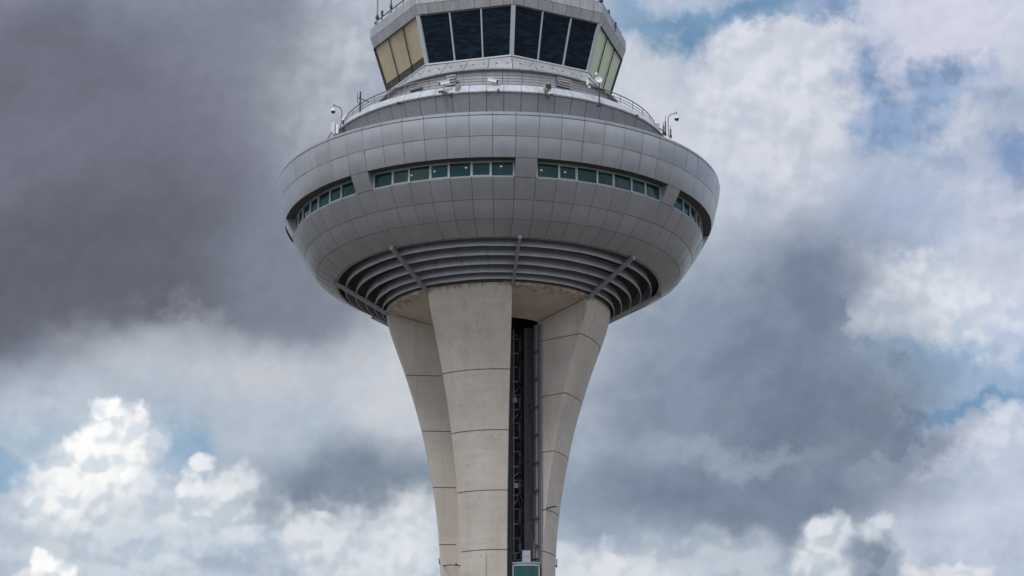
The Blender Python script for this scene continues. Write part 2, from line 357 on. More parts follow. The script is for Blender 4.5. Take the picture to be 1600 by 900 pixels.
# ------------------------------------------------------------------ mesh helpers
class MB:
    def __init__(s): s.v = []; s.f = []; s.mi = []
    def add(s, verts, faces, mi=0):
        o = len(s.v); s.v += [tuple(v) for v in verts]
        s.f += [tuple(i + o for i in f) for f in faces]; s.mi += [mi] * len(faces)
    def box(s, c, size, rz=0, mi=0, mtx=None):
        x, y, z = (k / 2 for k in size)
        m = mtx if mtx else Matrix.Rotation(rz, 3, 'Z')
        pts = [Vector(c) + m @ Vector((a * x, b * y, d * z)) for a in (-1, 1) for b in (-1, 1) for d in (-1, 1)]
        s.add(pts, [(0, 1, 3, 2), (4, 6, 7, 5), (0, 4, 5, 1), (2, 3, 7, 6), (0, 2, 6, 4), (1, 5, 7, 3)], mi)
    def bar(s, a, b, w, h, mi=0):
        """rectangular bar from a to b"""
        a, b = Vector(a), Vector(b); d = (b - a).normalized()
        side = d.cross(Vector((0, 0, 1)));
        if side.length < 1e-4: side = Vector((1, 0, 0))
        side.normalize(); up = side.cross(d)
        pts = [p + side * (i * w / 2) + up * (j * h / 2) for p in (a, b) for i, j in ((-1, -1), (1, -1), (1, 1), (-1, 1))]
        s.add(pts, [(0, 3, 2, 1), (4, 5, 6, 7), (0, 1, 5, 4), (1, 2, 6, 5), (2, 3, 7, 6), (3, 0, 4, 7)], mi)
    def tube(s, pts, r, n=8, closed=False, mi=0):
        pts = [Vector(p) for p in pts]; m = len(pts); rs = r if isinstance(r, (list, tuple)) else [r] * m
        rings = []
        for i, p in enumerate(pts):
            a = pts[(i - 1) % m] if (closed or i > 0) else p
            b = pts[(i + 1) % m] if (closed or i < m - 1) else p
            d = (b - a).normalized(); q = Vector((0, 0, 1)) if abs(d.z) < .95 else Vector((1, 0, 0))
            u = d.cross(q).normalized(); w = u.cross(d)
            rings.append([p + (u * math.cos(2 * pi * k / n) + w * math.sin(2 * pi * k / n)) * rs[i] for k in range(n)])
        vs_ = [v for rg in rings for v in rg]; fs = []
        for i in range(m if closed else m - 1):
            j = (i + 1) % m
            for k in range(n):
                fs.append((i * n + k, i * n + (k + 1) % n, j * n + (k + 1) % n, j * n + k))
        if not closed: fs.append(tuple(range(n))[::-1]); fs.append(tuple((m - 1) * n + k for k in range(n)))
        s.add(vs_, fs, mi)
    def lathe(s, prof, c=(0, 0, 0), n=16, mi=0, axis=None):
        """profile [(r, h)] turned about an axis through c"""
        q = Matrix.Identity(3) if axis is None else Vector(axis).to_track_quat('Z', 'Y').to_matrix()
        vs_ = [Vector(c) + q @ Vector((r * math.cos(2 * pi * k / n), r * math.sin(2 * pi * k / n), h)) for r, h in prof for k in range(n)]
        m = len(prof); fs = []
        for i in range(m - 1):
            for k in range(n):
                fs.append((i * n + k, i * n + (k + 1) % n, (i + 1) * n + (k + 1) % n, (i + 1) * n + k))
        fs.append(tuple(range(n))[::-1]); fs.append(tuple((m - 1) * n + k for k in range(n)))
        s.add(vs_, fs, mi)
    def build(s, name, mats, parent=None, smooth=None):
        me = bpy.data.meshes.new(name); me.from_pydata(s.v, [], s.f)
        mats = mats if isinstance(mats, (list, tuple)) else [mats]
        for m in mats: me.materials.append(m)
        me.polygons.foreach_set('material_index', s.mi)
        if smooth is not None:
            me.polygons.foreach_set('use_smooth', [True] * len(me.polygons))
            me.update(); me.set_sharp_from_angle(angle=R(smooth))
        me.update()
        o = bpy.data.objects.new(name, me); scene.collection.objects.link(o)
        if parent: o.parent = parent
        return o
def thing(name, label, cat, loc=(0, 0, 0), rz=0, group=None):
    o = bpy.data.objects.new(name, None); scene.collection.objects.link(o)
    o.empty_display_size = .3; o.location = loc; o.rotation_euler = (0, 0, rz)
    o['label'] = label; o['category'] = cat
    if group: o['group'] = group
    return o
def pol(r, a, z): return Vector((r * math.sin(a), -r * math.cos(a), z))      # azimuth 0 faces the camera side
def surf(mb, prof, a0, a1, n, mi=0, flip=False):
    """sheet turned about the tower axis; prof runs bottom to top"""
    vs_ = [pol(r, a0 + (a1 - a0) * k / n, z) for r, z in prof for k in range(n + 1)]
    fs = []
    for i in range(len(prof) - 1):
        for k in range(n):
            q = (i * (n + 1) + k, i * (n + 1) + k + 1, (i + 1) * (n + 1) + k + 1, (i + 1) * (n + 1) + k)
            fs.append(q[::-1] if flip else q)
    mb.add(vs_, fs, mi)
def patch(mb, fn, nu, nv, fold=.05, mi=0, puff=0.0):
    """one sheet panel: fn(u, v) -> (point, outward normal); edges folded back"""
    vs_ = []
    for j in range(nv + 1):
        for i in range(nu + 1):
            p, n = fn(i / nu, j / nv)
            k = puff * (1 - (2 * i / nu - 1) ** 2) * (1 - (2 * j / nv - 1) ** 2)
            vs_.append(p + n * k)
    fs = [(j * (nu + 1) + i, j * (nu + 1) + i + 1, (j + 1) * (nu + 1) + i + 1, (j + 1) * (nu + 1) + i) for j in range(nv) for i in range(nu)]
    edge = [(i, 0) for i in range(nu)] + [(nu, j) for j in range(nv)] + [(nu - i, nv) for i in range(nu)] + [(0, nv - j) for j in range(nv)]
    base = len(vs_); L = len(edge)
    for i, j in edge:
        p, n = fn(i / nu, j / nv); vs_.append(p - n * fold)
    for q in range(L):
        a = edge[q][1] * (nu + 1) + edge[q][0]; b = edge[(q + 1) % L][1] * (nu + 1) + edge[(q + 1) % L][0]
        fs.append((b, a, base + q, base + (q + 1) % L))
    mb.add(vs_, fs, mi)
def revpanel(mb, prof, a0, a1, gap=.03, nu=3, nv=3, fold=.05, puff=.0, mi=0, jit=0.0):
    """panel on the surface of revolution, prof(t) -> (r, z), t 0..1 from bottom to top"""
    (r0, z0), (r1, z1) = prof(0), prof(1); Lr = math.hypot(r1 - r0, z1 - z0)
    gt = gap / 2 / Lr; ga = gap / 2 / max(r0, r1)
    ja, jt = random.uniform(-jit, jit), random.uniform(-jit, jit)
    def fn(u, v):
        t = gt + (1 - 2 * gt) * v; a = a0 + ga + (a1 - a0 - 2 * ga) * u
        r, z = prof(t); e = .02
        ra, za = prof(max(0, t - e)); rb, zb = prof(min(1, t + e))
        d = Vector((rb - ra, zb - za)).normalized()
        n = Vector((d.y * math.sin(a), -d.y * math.cos(a), -d.x))
        return pol(r, a, z) + n * ((u - .5) * ja + (v - .5) * jt), n
    patch(mb, fn, nu, nv, fold, mi, puff)
def quadpanels(mb, A, B, C_, D_, us, vs_, gap=.03, fold=.04, mi=0, puff=0):
    """A,B bottom left/right, D_,C_ top left/right; us, vs_ = joint positions 0..1"""
    A, B, C_, D_ = map(Vector, (A, B, C_, D_))
    n = (B - A).cross(D_ - A).normalized()
    W = (B - A).length; H = (D_ - A).length
    def pt(u, v): return (A * (1 - u) + B * u) * (1 - v) + (D_ * (1 - u) + C_ * u) * v
    for i in range(len(us) - 1):
        for j in range(len(vs_) - 1):
            u0, u1 = us[i] + gap / 2 / W, us[i + 1] - gap / 2 / W; v0, v1 = vs_[j] + gap / 2 / H, vs_[j + 1] - gap / 2 / H
            patch(mb, lambda u, v: (pt(u0 + (u1 - u0) * u, v0 + (v1 - v0) * v), n), 2 if puff else 1, 2 if puff else 1, fold, mi, puff)

# ------------------------------------------------------------------ ground
gb = MB(); gs = 20000; gb.add([(-gs, -gs, 0), (gs, -gs, 0), (gs, gs, 0), (-gs, gs, 0)], [(0, 1, 2, 3)])
gr = gb.build('ground', M['paver']); gr['kind'] = 'structure'

# ------------------------------------------------------------------ the tower
PHI = R(7.0); OCT = pi / 4
tower = thing('control_tower', 'tall airport control tower with grey saucer shaped head, glazed cab and four flaring concrete legs', 'control tower')

# --- legs
LEGPROF = [(0, 3.35), (12, 3.02), (22, 2.96), (27.15, 3.02), (28.78, 3.09), (30.4, 3.25), (31.88, 3.46), (34.05, 3.88), (34.92, 4.08), (36.16, 4.41), (37.86, 4.93), (39.0, 5.33), (39.68, 5.58), (40.65, 5.90), (41.41, 6.07)]
def legr(z):
    P_ = LEGPROF
    for i in range(len(P_) - 1):
        if z <= P_[i + 1][0]:
            (z0, r0), (z1, r1) = P_[i], P_[i + 1]
            # catmull-rom
            zm, rm = P_[max(0, i - 1)]; zp, rp = P_[min(len(P_) - 1, i + 2)]
            m0 = (r1 - rm) / (z1 - zm) * (z1 - z0); m1 = (rp - r0) / (zp - z0) * (z1 - z0)
            t = (z - z0) / (z1 - z0); t2_, t3 = t * t, t * t * t
            return (2 * t3 - 3 * t2_ + 1) * r0 + (t3 - 2 * t2_ + t) * m0 + (-2 * t3 + 3 * t2_) * r1 + (t3 - t2_) * m1
    return P_[-1][1]
A0, DOFF, RIN = R(19.9), .265, 2.1
def joint_z(px, py, a):
    """height of a leg joint seen at a spot of the photo, at azimuth a"""
    z = 35
    for _ in range(20):
        z = at(px, py, -legr(z) * math.cos(a)).z
    return z
joints = {0: [joint_z(757, y, R(-12)) for y in (577, 672, 766, 859)],
          1: [joint_z(x, y, R(50)) for x, y in ((904, 520), (884, 613), (863, 704), (853, 796), (846, 861))],
          2: [38, 35, 32, 29], 3: [joint_z(x, y, R(-85)) for x, y in ((640, 588), (662, 675), (680, 763), (690, 852))]}
for k in range(4):
    c = PHI - OCT / 2 + k * pi / 2
    zj = sorted(joints[k]); step = 3.1
    z = zj[0] - step
    while z > 1: zj.append(z); z -= step
    zj.sort()
    RIN = 2.78 if k == 1 else 2.1
    z = 0.0
    base = [0.0]
    while z < 41.41: z += .45; base.append(min(z, 41.41))
    base = [b for b in base if all(abs(b - j) > .12 for j in zj)]
    lv = [(b, 0) for b in base]
    for j in zj: lv += [(j - .025, 0), (j - .020, .04), (j + .020, .04), (j + .025, 0)]
    lv.sort()
    mb = MB(); NA = 12; rows = []
    for z, ins in lv:
        r = legr(z) - ins; pts = []
        h = A0 + math.asin(DOFF / r); hi_ = A0 + math.asin(DOFF / RIN)
        cf = .045                                    # small chamfer on the corners
        pts.append(pol(r - cf - ins * .3, c - h + ins / r, z))
        for i in range(NA + 1): pts.append(pol(r, c + (-h + cf / r + ins / r) + (2 * h - 2 * cf / r - 2 * ins / r) * i / NA, z))
        pts.append(pol(r - cf - ins * .3, c + h - ins / r, z))
        for t in (1, .5, 0): 
            rr = RIN + (r - .6 - RIN) * t * .9; hh = A0 + math.asin(DOFF / rr) - ins / rr; pts.append(pol(rr, c + hh, z))
        for t in (0, .5, 1):
            rr = RIN + (r - .6 - RIN) * t * .9; hh = A0 + math.asin(DOFF / rr) - ins / rr; pts.append(pol(rr, c - hh, z))
        rows.append(pts)
    n = len(rows[0])
    mb.v = [tuple(p) for rw in rows for p in rw]
    for i in range(len(rows) - 1):
        gro = lv[i][1] > 0 and lv[i + 1][1] > 0
        for q in range(n):
            mb.f.append((i * n + q, i * n + (q + 1) % n, (i + 1) * n + (q + 1) % n, (i + 1) * n + q)); mb.mi.append(1 if gro else 0)
    mb.f.append(tuple(range(n))[::-1]); mb.mi.append(0); mb.f.append(tuple((len(rows) - 1) * n + q for q in range(n))); mb.mi.append(0)
    # formwork tie holes just under each joint
    for j in zj:
        for dz in (-.3, -1.7):
            z = j + dz
            if z < 2: continue
            for fa in (-.5 + random.uniform(-.05, .05), -.05, .42):
                if dz < -1 and random.random() < .5: continue
                r = legr(z) + .004; h = A0 + math.asin(DOFF / r); a = c + h * fa
                p = pol(r, a, z); mb.lathe([(.0, 0), (.026, .001), (.026, .006)], p, 8, 1, axis=pol(1, a, 0))
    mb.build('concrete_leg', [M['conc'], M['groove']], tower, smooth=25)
# --- infill walls of the three closed gaps, and the soffit cones
for k in range(4):
    c = PHI + OCT / 2 + k * pi / 2
    if k:
        mb = MB(); surf(mb, [(2.25, 0), (2.25, 40.2)], c - OCT / 2 + .02, c + OCT / 2 - .02, 6); mb.build('core_wall', M['conc'], tower, smooth=30)
    mb = MB()
    z_in = at(843, 503, -1.8).z
    surf(mb, [(2.85, z_in - .02), (2.85, z_in), (3.6, z_in + (41.36 - z_in) * .24), (4.6, z_in + (41.36 - z_in) * .55), (6.0, 41.33), (6.09, 41.44)], c - OCT / 2 - R(5), c + OCT / 2 + R(5), 14, flip=False)
    surf(mb, [(2.84, 41.6), (2.84, z_in - .02)], c - OCT / 2 - R(5), c + OCT / 2 + R(5), 8, flip=True)
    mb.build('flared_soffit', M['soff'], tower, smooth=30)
    for s_ in (-1, 1):                               # open joint where the soffit meets a leg
        pr = [(6.05, 41.37), (4.6, z_in + (41.36 - z_in) * .55 - .02), (3.6, z_in + (41.36 - z_in) * .24 - .02), (2.95, z_in - .01)]
        jb = MB(); jb.tube([pol(r, c + s_ * (OCT - A0 - math.asin(.265 / r) - .005 / r), z) for r, z in pr], .022, 5); jb.build('soffit_joint', M['groove'], tower)
mb = MB()
surf(mb, [(6.09, 41.445), (6.09, 41.60)], 0, 2 * pi, 96)
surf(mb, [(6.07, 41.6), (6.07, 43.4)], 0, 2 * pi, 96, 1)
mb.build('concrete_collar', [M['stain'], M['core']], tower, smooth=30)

# --- lift shaft lining seen in the open gap
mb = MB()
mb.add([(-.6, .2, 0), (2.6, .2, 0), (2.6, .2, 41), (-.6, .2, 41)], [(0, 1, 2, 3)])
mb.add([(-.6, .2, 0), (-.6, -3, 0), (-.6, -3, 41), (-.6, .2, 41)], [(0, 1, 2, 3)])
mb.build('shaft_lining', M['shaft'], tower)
def vcol(name, x0, x1, Y, dep, m, ztop=40.3):
    b = MB(); b.box(((x0 + x1) / 2, Y + dep / 2, ztop / 2), (x1 - x0, dep, ztop)); return b.build(name, m, tower)
xa = lambda px, Y: at(px, 750, Y).x
vcol('shaft_column', xa(819, -1.3), xa(834, -1.3), -1.3, .9, M['shaftgrey'])
vcol('guide_rail', xa(834.5, -2.0), xa(836.5, -2.0), -2.0, .12, M['darkmetal'])
vcol('shaft_edge_channel', xa(837.2, -2.0), xa(840.8, -2.0), -2.0, .35, M['steelgrey'])
vcol('shaft_edge_channel', xa(841.6, -2.08), xa(844.6, -2.08), -2.08, .4, M['core'])
vcol('guide_rail', xa(845, -2.12), xa(846.4, -2.12), -2.12, .1, M['steelgrey'])
vcol('guide_rail', xa(794, -2.5), xa(800, -2.5), -2.5, .2, M['seal'])
vcol('guide_rail', xa(801.5, -1.2), xa(803.5, -1.2), -1.2, .12, M['steelgrey'])
br = MB(); ln = MB(); cb = MB()
y = 548
while y < 905:                                      # rail brackets, landings, cable loops
    br = MB(); p = at(837, y, -2.1); br.box(p, (.16, .12, .14)); br.bar(p, p + Vector((.2, .02, .0)), .06, .05); br.build('rail_bracket', M['darkmetal'], tower)
    y += 43.5
z = 22.0; kk = 0
while z < 40:
    ln = MB(); ln.box((.9, -.75, z), (.56, .12, .09)); ln.box((1.15, -.76, z + .4), (.08, .1, .9)); ln.box((.9, -.76, z + .8), (.56, .1, .05)); ln.box((.68, -.76, z + .4), (.05, .1, .9))
    if kk % 3 != 1: ln.bar((.70, -.80, z + .9), (.7 + random.uniform(.25, .47), -.74, z + random.uniform(1.1, 1.5)), .09, .06)
    ln.build('landing_frame', M['steelgrey'], tower)
    if kk % 3 == 0:
        ln = MB(); ln.box((.86 + random.uniform(-.06, .1), -.86, z + .5), (.24, .1, .26)); ln.box((.86, -.84, z + .66), (.05, .05, .2)); ln.build('service_box', M['beige'], tower)
    kk += 1; z += 1.55
p_prev = None; pts = []
for i in range(170):
    zz = 24 + i * .095; pts.append((1.24 + .035 * math.sin(i * 1.3) + .05 * math.sin(i * .47), -.95 + .06 * math.cos(i * 1.9), zz))
cb.tube(pts, .026, 5)
cb.tube([(p[0] - .12 + .05 * math.sin(p[2] * 5), p[1], p[2]) for p in pts], .018, 5)
cb.build('travelling_cable', M['steelgrey'], tower, smooth=60)

# --- saucer cladding
RINGS = [(8.81, 42.96), (9.86, 43.57), (10.52, 44.40), (11.15, 45.38), (11.62, 46.26), (11.92, 47.30), (12.12, 48.34)]
def crv(i):
    """smooth curve through the joint rings, from ring i to ring i+1"""
    Q = [(7.9, 42.55)] + RINGS + [(12.0, 48.9)]
    p0, p1, p2, p3 = (Vector(Q[i + j]) for j in range(4))
    def f(t):
        v = .5 * ((2 * p1) + (p2 - p0) * t + (2 * p0 - 5 * p1 + 4 * p2 - p3) * t * t + (3 * p1 - p0 - 3 * p2 + p3) * t ** 3)
        return (v.x, v.y)
    return f
NP = 64; AP = 2 * pi / NP
names = ['soffit_cladding', 'soffit_cladding', 'lower_cladding', None, 'upper_cladding', 'upper_cladding']
for i in range(6):
    if i == 3: continue
    mb = MB()
    for k in range(NP):
        a = PHI + AP * (k - .5); revpanel(mb, crv(i), a, a + AP, .021, 4, 4, puff=.016, jit=.018)
    mb.build(names[i], M['clad'], tower, smooth=20)
mb = MB()
def rimprof(t):
    a = t * pi * .5
    return (12.12 - .01 * t - .10 * (1 - math.cos(a)), 48.35 + .22 * math.sin(a))
for k in range(NP):
    a = PHI + AP * (k - .5); revpanel(mb, rimprof, a, a + AP, .03, 3, 4)
mb.build('rim_capping', M['drumgrey'], tower, smooth=30)
# dark backing right behind the joints, and the roof behind the rim
mb = MB()
for i in (0, 1, 2, 4, 5):
    f = crv(i); surf(mb, [(f(t)[0] - .045, f(t)[1] + (.03 if i < 3 else 0)) for t in (0, .25, .5, .75, 1)], 0, 2 * pi, 128)
surf(mb, [(12.07, 48.33), (12.0, 48.5), (11.8, 48.58)], 0, 2 * pi, 128)
mb.build('joint_backing', M['back'], tower, smooth=30)
mb = MB(); surf(mb, [(11.8, 48.59), (11.3, 48.40), (8.0, 48.55)], 0, 2 * pi, 96); mb.build('saucer_roof', M['clad_pale'], tower)
# piers between the ribbon windows
f3_ = crv(3); RW, ZW0, ZW1 = 11.13, 45.40, 46.27
for k in range(8):
    c = PHI + OCT * k
    mb = MB(); revpanel(mb, f3_, c - AP / 2, c + AP / 2, .03, 3, 4, fold=.03, mi=0)
    for s in (-1, 1):                                # cheeks
        a = c + s * (AP / 2 - .0015)
        prof = [f3_(t) for t in (0, .25, .5, .75, 1)]
        vs_ = [pol(r - .02, a, z) for r, z in prof] + [pol(RW - .12, a, z) for r, z in prof]
        fs = [(i, i + 1, 6 + i, 5 + i) if s > 0 else (i + 1, i, 5 + i, 6 + i) for i in range(4)]
        mb.add(vs_, fs, 0)
    mb.build('window_pier', [M['clad']], tower, smooth=25)
# ribbon windows
widths = [1.12, .92, 1.12, .95, 1.12, .95, 1.12]; MUL = .085
for k in range(8):
    a0 = PHI + OCT * k + AP / 2; a1 = a0 + OCT - AP
    win = MB()
    surf(win, [(RW - .02, ZW0 - .02), (RW, ZW0 + .06)], a0, a1, 24)                  # sill
    surf(win, [(RW, ZW0 + .06), (RW - .05, ZW0 + .065)], a0, a1, 24)
    surf(win, [(RW - .05, ZW1 - .10), (RW, ZW1 - .095)], a0, a1, 24); surf(win, [(RW, ZW1 - .095), (RW, ZW1 - .005)], a0, a1, 24)
    rw = MB(); 
    parent = None
    tot = sum(widths); wa = (a1 - a0 - 8 * MUL / RW) ; a = a0
    edges = []
    for i in range(8):
        m0, m1 = a, a + MUL / RW
        am = (m0 + m1) / 2; p = pol(RW - .03, am, (ZW0 + ZW1) / 2 + 0)
        win.box(p, (MUL, .09, ZW1 - ZW0 - .02), rz=am)
        a = m1
        if i < 7: edges.append((a, a + wa * widths[i] / tot)); a = edges[-1][1]
    w_o = win.build('ribbon_window', M['frame'], tower, smooth=20)
    for i, (b0, b1) in enumerate(edges):
        pb = MB(); ins = .03 if i % 2 else 0
        surf(pb, [(RW - .055, ZW0 + .065), (RW - .055, ZW1 - .1)], b0, b1, 4); pb.build('pane', M['teal'], w_o)
        if ins:
            sb = MB(); e = .035 / RW
            for u0, u1, v0, v1 in ((b0, b0 + e, ZW0 + .065, ZW1 - .1), (b1 - e, b1, ZW0 + .065, ZW1 - .1), (b0 + e, b1 - e, ZW0 + .065, ZW0 + .10), (b0 + e, b1 - e, ZW1 - .135, ZW1 - .1)):
                surf(sb, [(RW - .03, v0), (RW - .03, v1)], u0, u1, 3)
            sb.build('sash', M['frame'], w_o)
    sf = MB(); surf(sf, [(RW - .1, ZW1 - .003), (11.60, ZW1 - .012)], a0 - .001, a1 + .001, 24, flip=True); sf.build('window_soffit', M['soffit'], tower)
mb = MB(); surf(mb, [(9.3, 45.2), (9.3, 46.35)], 0, 2 * pi, 64); mb.add([], []); surf(mb, [(9.3, 46.33), (RW - .1, 46.33)], 0, 2 * pi, 64); surf(mb, [(RW - .1, 45.3), (9.3, 45.3)], 0, 2 * pi, 64)
mb.build('interior_room', M['interior'], tower)
for px, py in ((643, 274), (679, 268), (728, 262), (783, 260), (846, 266), (883, 269)):
    p = at(px, py, -10.4); p = at(px, py, -math.sqrt(10.5 ** 2 - p.x ** 2))
    b = MB(); b.lathe([(.02, -.03), (.055, -.02), (.06, .015), (.04, .03)], (p.x, p.y, p.z), 12); b.tube([(p.x, p.y, p.z + .03), (p.x, p.y, 46.32)], .006, 5, mi=1)
    b.build('ceiling_lamp', [M['lamp'], M['darkmetal']], tower)

# --- louvres below the saucer
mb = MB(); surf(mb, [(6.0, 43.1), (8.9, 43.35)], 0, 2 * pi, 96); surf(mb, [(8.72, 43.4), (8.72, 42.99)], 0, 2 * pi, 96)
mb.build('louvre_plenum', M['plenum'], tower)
surf_edge = MB(); surf(surf_edge, [(8.70, 43.05), (8.70, 42.945), (8.80, 42.945)], 0, 2 * pi, 128); surf_edge.build('soffit_trim', M['louvre'], tower, smooth=30)
for fr in (.195, .40, .60, .785, .935):
    r = 8.81 - fr * (8.81 - 6.09); z = 42.96 - fr * (42.96 - 41.41)
    mb = MB()
    out = [(r, z), (r + .03, z + .01), (r + .03, z + .06), (r - .01, z + .25), (r - .09, z + .52)]
    inn = [(r - .12, z + .51), (r - .05, z + .24), (r - .01, z + .06), (r - .02, z + .01)]
    for k in range(32):
        a = PHI + pi / 32 * 2 * k; dz = random.uniform(-.008, .008); g_ = .009 / r
        surf(mb, [(p[0] + dz, p[1] + dz) for p in out + inn + [out[0]]], a + g_, a + pi / 16 - g_, 6)
    mb.build('louvre_blade', M['louvre'], tower, smooth=40)
for k in range(8):
    a = PHI + OCT * k
    mb = MB(); mb.bar(pol(8.93, a, 42.93), pol(6.02, a, 41.27), .13, .20); 
    mb.box(pol(8.93, a, 42.95), (.2, .12, .22), rz=a)
    mb.build('soffit_beam', M['beam'], tower)

# --- terrace parapet: overhanging drum, white capping, handrail
NT = 64; AT = 2 * pi / NT
mb = MB()
for k in range(NT):
    a = AT * (k + .3); revpanel(mb, lambda t: (8.45 + .85 * t, 48.4 + 2.27 * t), a, a + AT, .03, 3, 1)
mb.build('parapet_drum', M['drumgrey'], tower, smooth=20)
mb = MB()
for k in range(NT):
    a = AT * (k + .3); revpanel(mb, lambda t: (9.40 - .36 * t, 50.72 + .50 * t), a, a + AT, .025, 3, 1)
    revpanel(mb, lambda t: (9.34 + .06 * t, 50.66 + .055 * t), a, a + AT, .02, 3, 1, fold=.01)
mb.build('parapet_capping', M['cap'], tower, smooth=20)
mb = MB(); surf(mb, [(8.38, 48.4), (9.24, 50.66), (9.33, 50.72), (8.98, 51.2)], 0, 2 * pi, 96); surf(mb, [(8.98, 51.2), (8.9, 51.2), (8.9, 50.9), (6.0, 50.9)], 0, 2 * pi, 96)
mb.build('terrace_floor', M['back'], tower, smooth=30)
mb = MB()
for z, rr in ((51.89, .03), (51.70, .018), (51.55, .018), (51.38, .018)):
    mb.tube([pol(8.7, 2 * pi * i / 128, z) for i in range(128)], rr, 6, closed=True)
for k in range(48):
    a = 2 * pi * (k + .4) / 48; mb.tube([pol(8.7, a, 50.9), pol(8.7, a, 51.88)], .02, 6)
mb.build('handrail', M['rail'], tower, smooth=50)
# --- cab base drum with grilles, cornice and skirt
CPHI = R(6.4)
mb = MB()
for k in range(40):
    a = 2 * pi * (k + .2) / 40; revpanel(mb, lambda t: (6.62, 50.9 + 2.08 * t), a, a + 2 * pi / 40, .03, 3, 1)
mb.build('cab_base_wall', M['clad_pale'], tower, smooth=20)
mb = MB(); surf(mb, [(6.57, 50.9), (6.57, 53)], 0, 2 * pi, 80); mb.build('wall_backing', M['back'], tower)
mb = MB(); surf(mb, [(6.6, 52.93), (6.80, 52.97), (6.83, 53.0), (6.83, 53.05), (6.74, 53.08)], 0, 2 * pi, 128); mb.build('cornice', M['clad_pale'], tower, smooth=25)
def octc(r, k, z): return pol(r, CPHI + k * OCT, z)
def octr(r, a):                                        # radius of the octagon with corner radius r at azimuth a
    d = (a - CPHI) % OCT - OCT / 2
    return r * math.cos(OCT / 2) / math.cos(d)
RS, ZS, RT, ZT = 6.17, 54.04, 6.97, 56.64
mb = MB(); bolts = MB()
for k in range(8):
    for j in range(4):
        b0 = CPHI + k * OCT + j * OCT / 4; b1 = b0 + OCT / 4
        def fn(u, v, b0=b0, b1=b1):
            a = b0 + .003 + (b1 - b0 - .006) * u; lo = pol(6.76, a, 53.09); hi_ = pol(octr(RS + .04, a if 0 < u < 1 else (a)), a, ZS - .04)
            return lo.lerp(hi_, v), pol(math.cos(.8), a, math.sin(.8))
        patch(mb, fn, 4, 2, .04)
        for a in (b0 + OCT / 12, b0 + OCT / 4 * .8):
            r_ = .6 * 6.76 + .4 * octr(RS, a); bolts.lathe([(.045, -.01), (.045, .03), (.03, .05)], pol(r_ + .02, a, 53.09 + .38), 8, axis=pol(1, a, .8))
mb.build('cab_skirt', M['clad_pale'], tower, smooth=20); bolts.build('skirt_bolts', M['rail'], tower)
mb = MB(); vs_ = []
for i in range(65):
    a = CPHI + 2 * pi * i / 64; vs_ += [pol(6.72, a, 53.05), pol(octr(RS, a) - .02, a, ZS - .02)]
mb.add(vs_, [(2 * i, 2 * i + 2, 2 * i + 3, 2 * i + 1) for i in range(64)]); mb.build('skirt_backing', M['back'], tower)
# --- cab glazing: eight leaning sides of three panes
for k in range(8):
    bl, brr, tl, tr = octc(RS, k, ZS), octc(RS, k + 1, ZS), octc(RT, k, ZT), octc(RT, k + 1, ZT)
    n = (brr - bl).cross(tl - bl).normalized()
    def q(u, v, o=0.0): return (bl * (1 - u) + brr * u) * (1 - v) + (tl * (1 - u) + tr * u) * v + n * o
    fr = MB()
    # corner half posts, sill and head
    front_ = k in (0, 7)
    if front_ or k == 1: fr.bar(q(.012, 0, .0), q(.012, 1, .0), .12, .14)
    if front_ or k == 6: fr.bar(q(.988, 0, .0), q(.988, 1, .0), .12, .14)
    fr.bar(q(0, -.005, .04), q(1, -.005, .04), .16, .08)
    if front_:
        for u in (.335, .665): fr.bar(q(u, .01, .03), q(u, .99, .03), .075, .10)
    side = k in (0, 7, 6) and {0: 'front', 7: 'front', 6: 'left'}[k] or ('right' if k == 1 else 'far')
    w_o = fr.build('cab_window', M['cabframe'], tower)
    sl = MB(); sl.bar(q(.02, .985, .05), q(.98, .985, .05), .05, .06)
    if side in ('left', 'right', 'far'):
        for u in (.335, .665): sl.bar(q(u, .0, .03), q(u, .98, .03), .035, .05)
        if side != 'right': sl.bar(q(.008, 0, .0), q(.008, 1, .0), .07, .10)
        if side != 'left': sl.bar(q(.992, 0, .0), q(.992, 1, .0), .07, .10)
    sl.build('seal', M['seal'], w_o)
    for i, (u0, u1) in enumerate(((.022, .332), (.338, .662), (.668, .978))):
        pb = MB(); pb.add([q(u0, .012), q(u1, .012), q(u1, .985), q(u0, .985)], [(0, 1, 2, 3)])
        pb.build('pane', M['clearglass'] if side in ('left', 'right') else M['cabglass'], w_o)
        if side in ('left', 'right'):
            v0 = .20 if side == 'left' else .0
            bb = MB(); pts = [q(u0, v0, -.06), q(u1, v0, -.06), q(u1, .99, -.06), q(u0, .99, -.06)]
            pts2 = [p - n * .01 for p in pts]; bb.add(pts + pts2, [(0, 1, 2, 3), (7, 6, 5, 4), (0, 4, 5, 1), (3, 2, 6, 7)])
            bb.build('roller_blind', M['blind_tan'] if side == 'left' else M['blind_green'], w_o)
# dark room behind the glass
mb = MB(); vs_ = []
for i in range(8): vs_ += [octc(RS - .35, i, ZS), octc(RT - .35, i, ZT)]
mb.add(vs_, [(2 * i, (2 * i + 2) % 16, (2 * i + 3) % 16, 2 * i + 1) for i in range(8)]); mb.build('cab_interior', M['shaft'], tower)
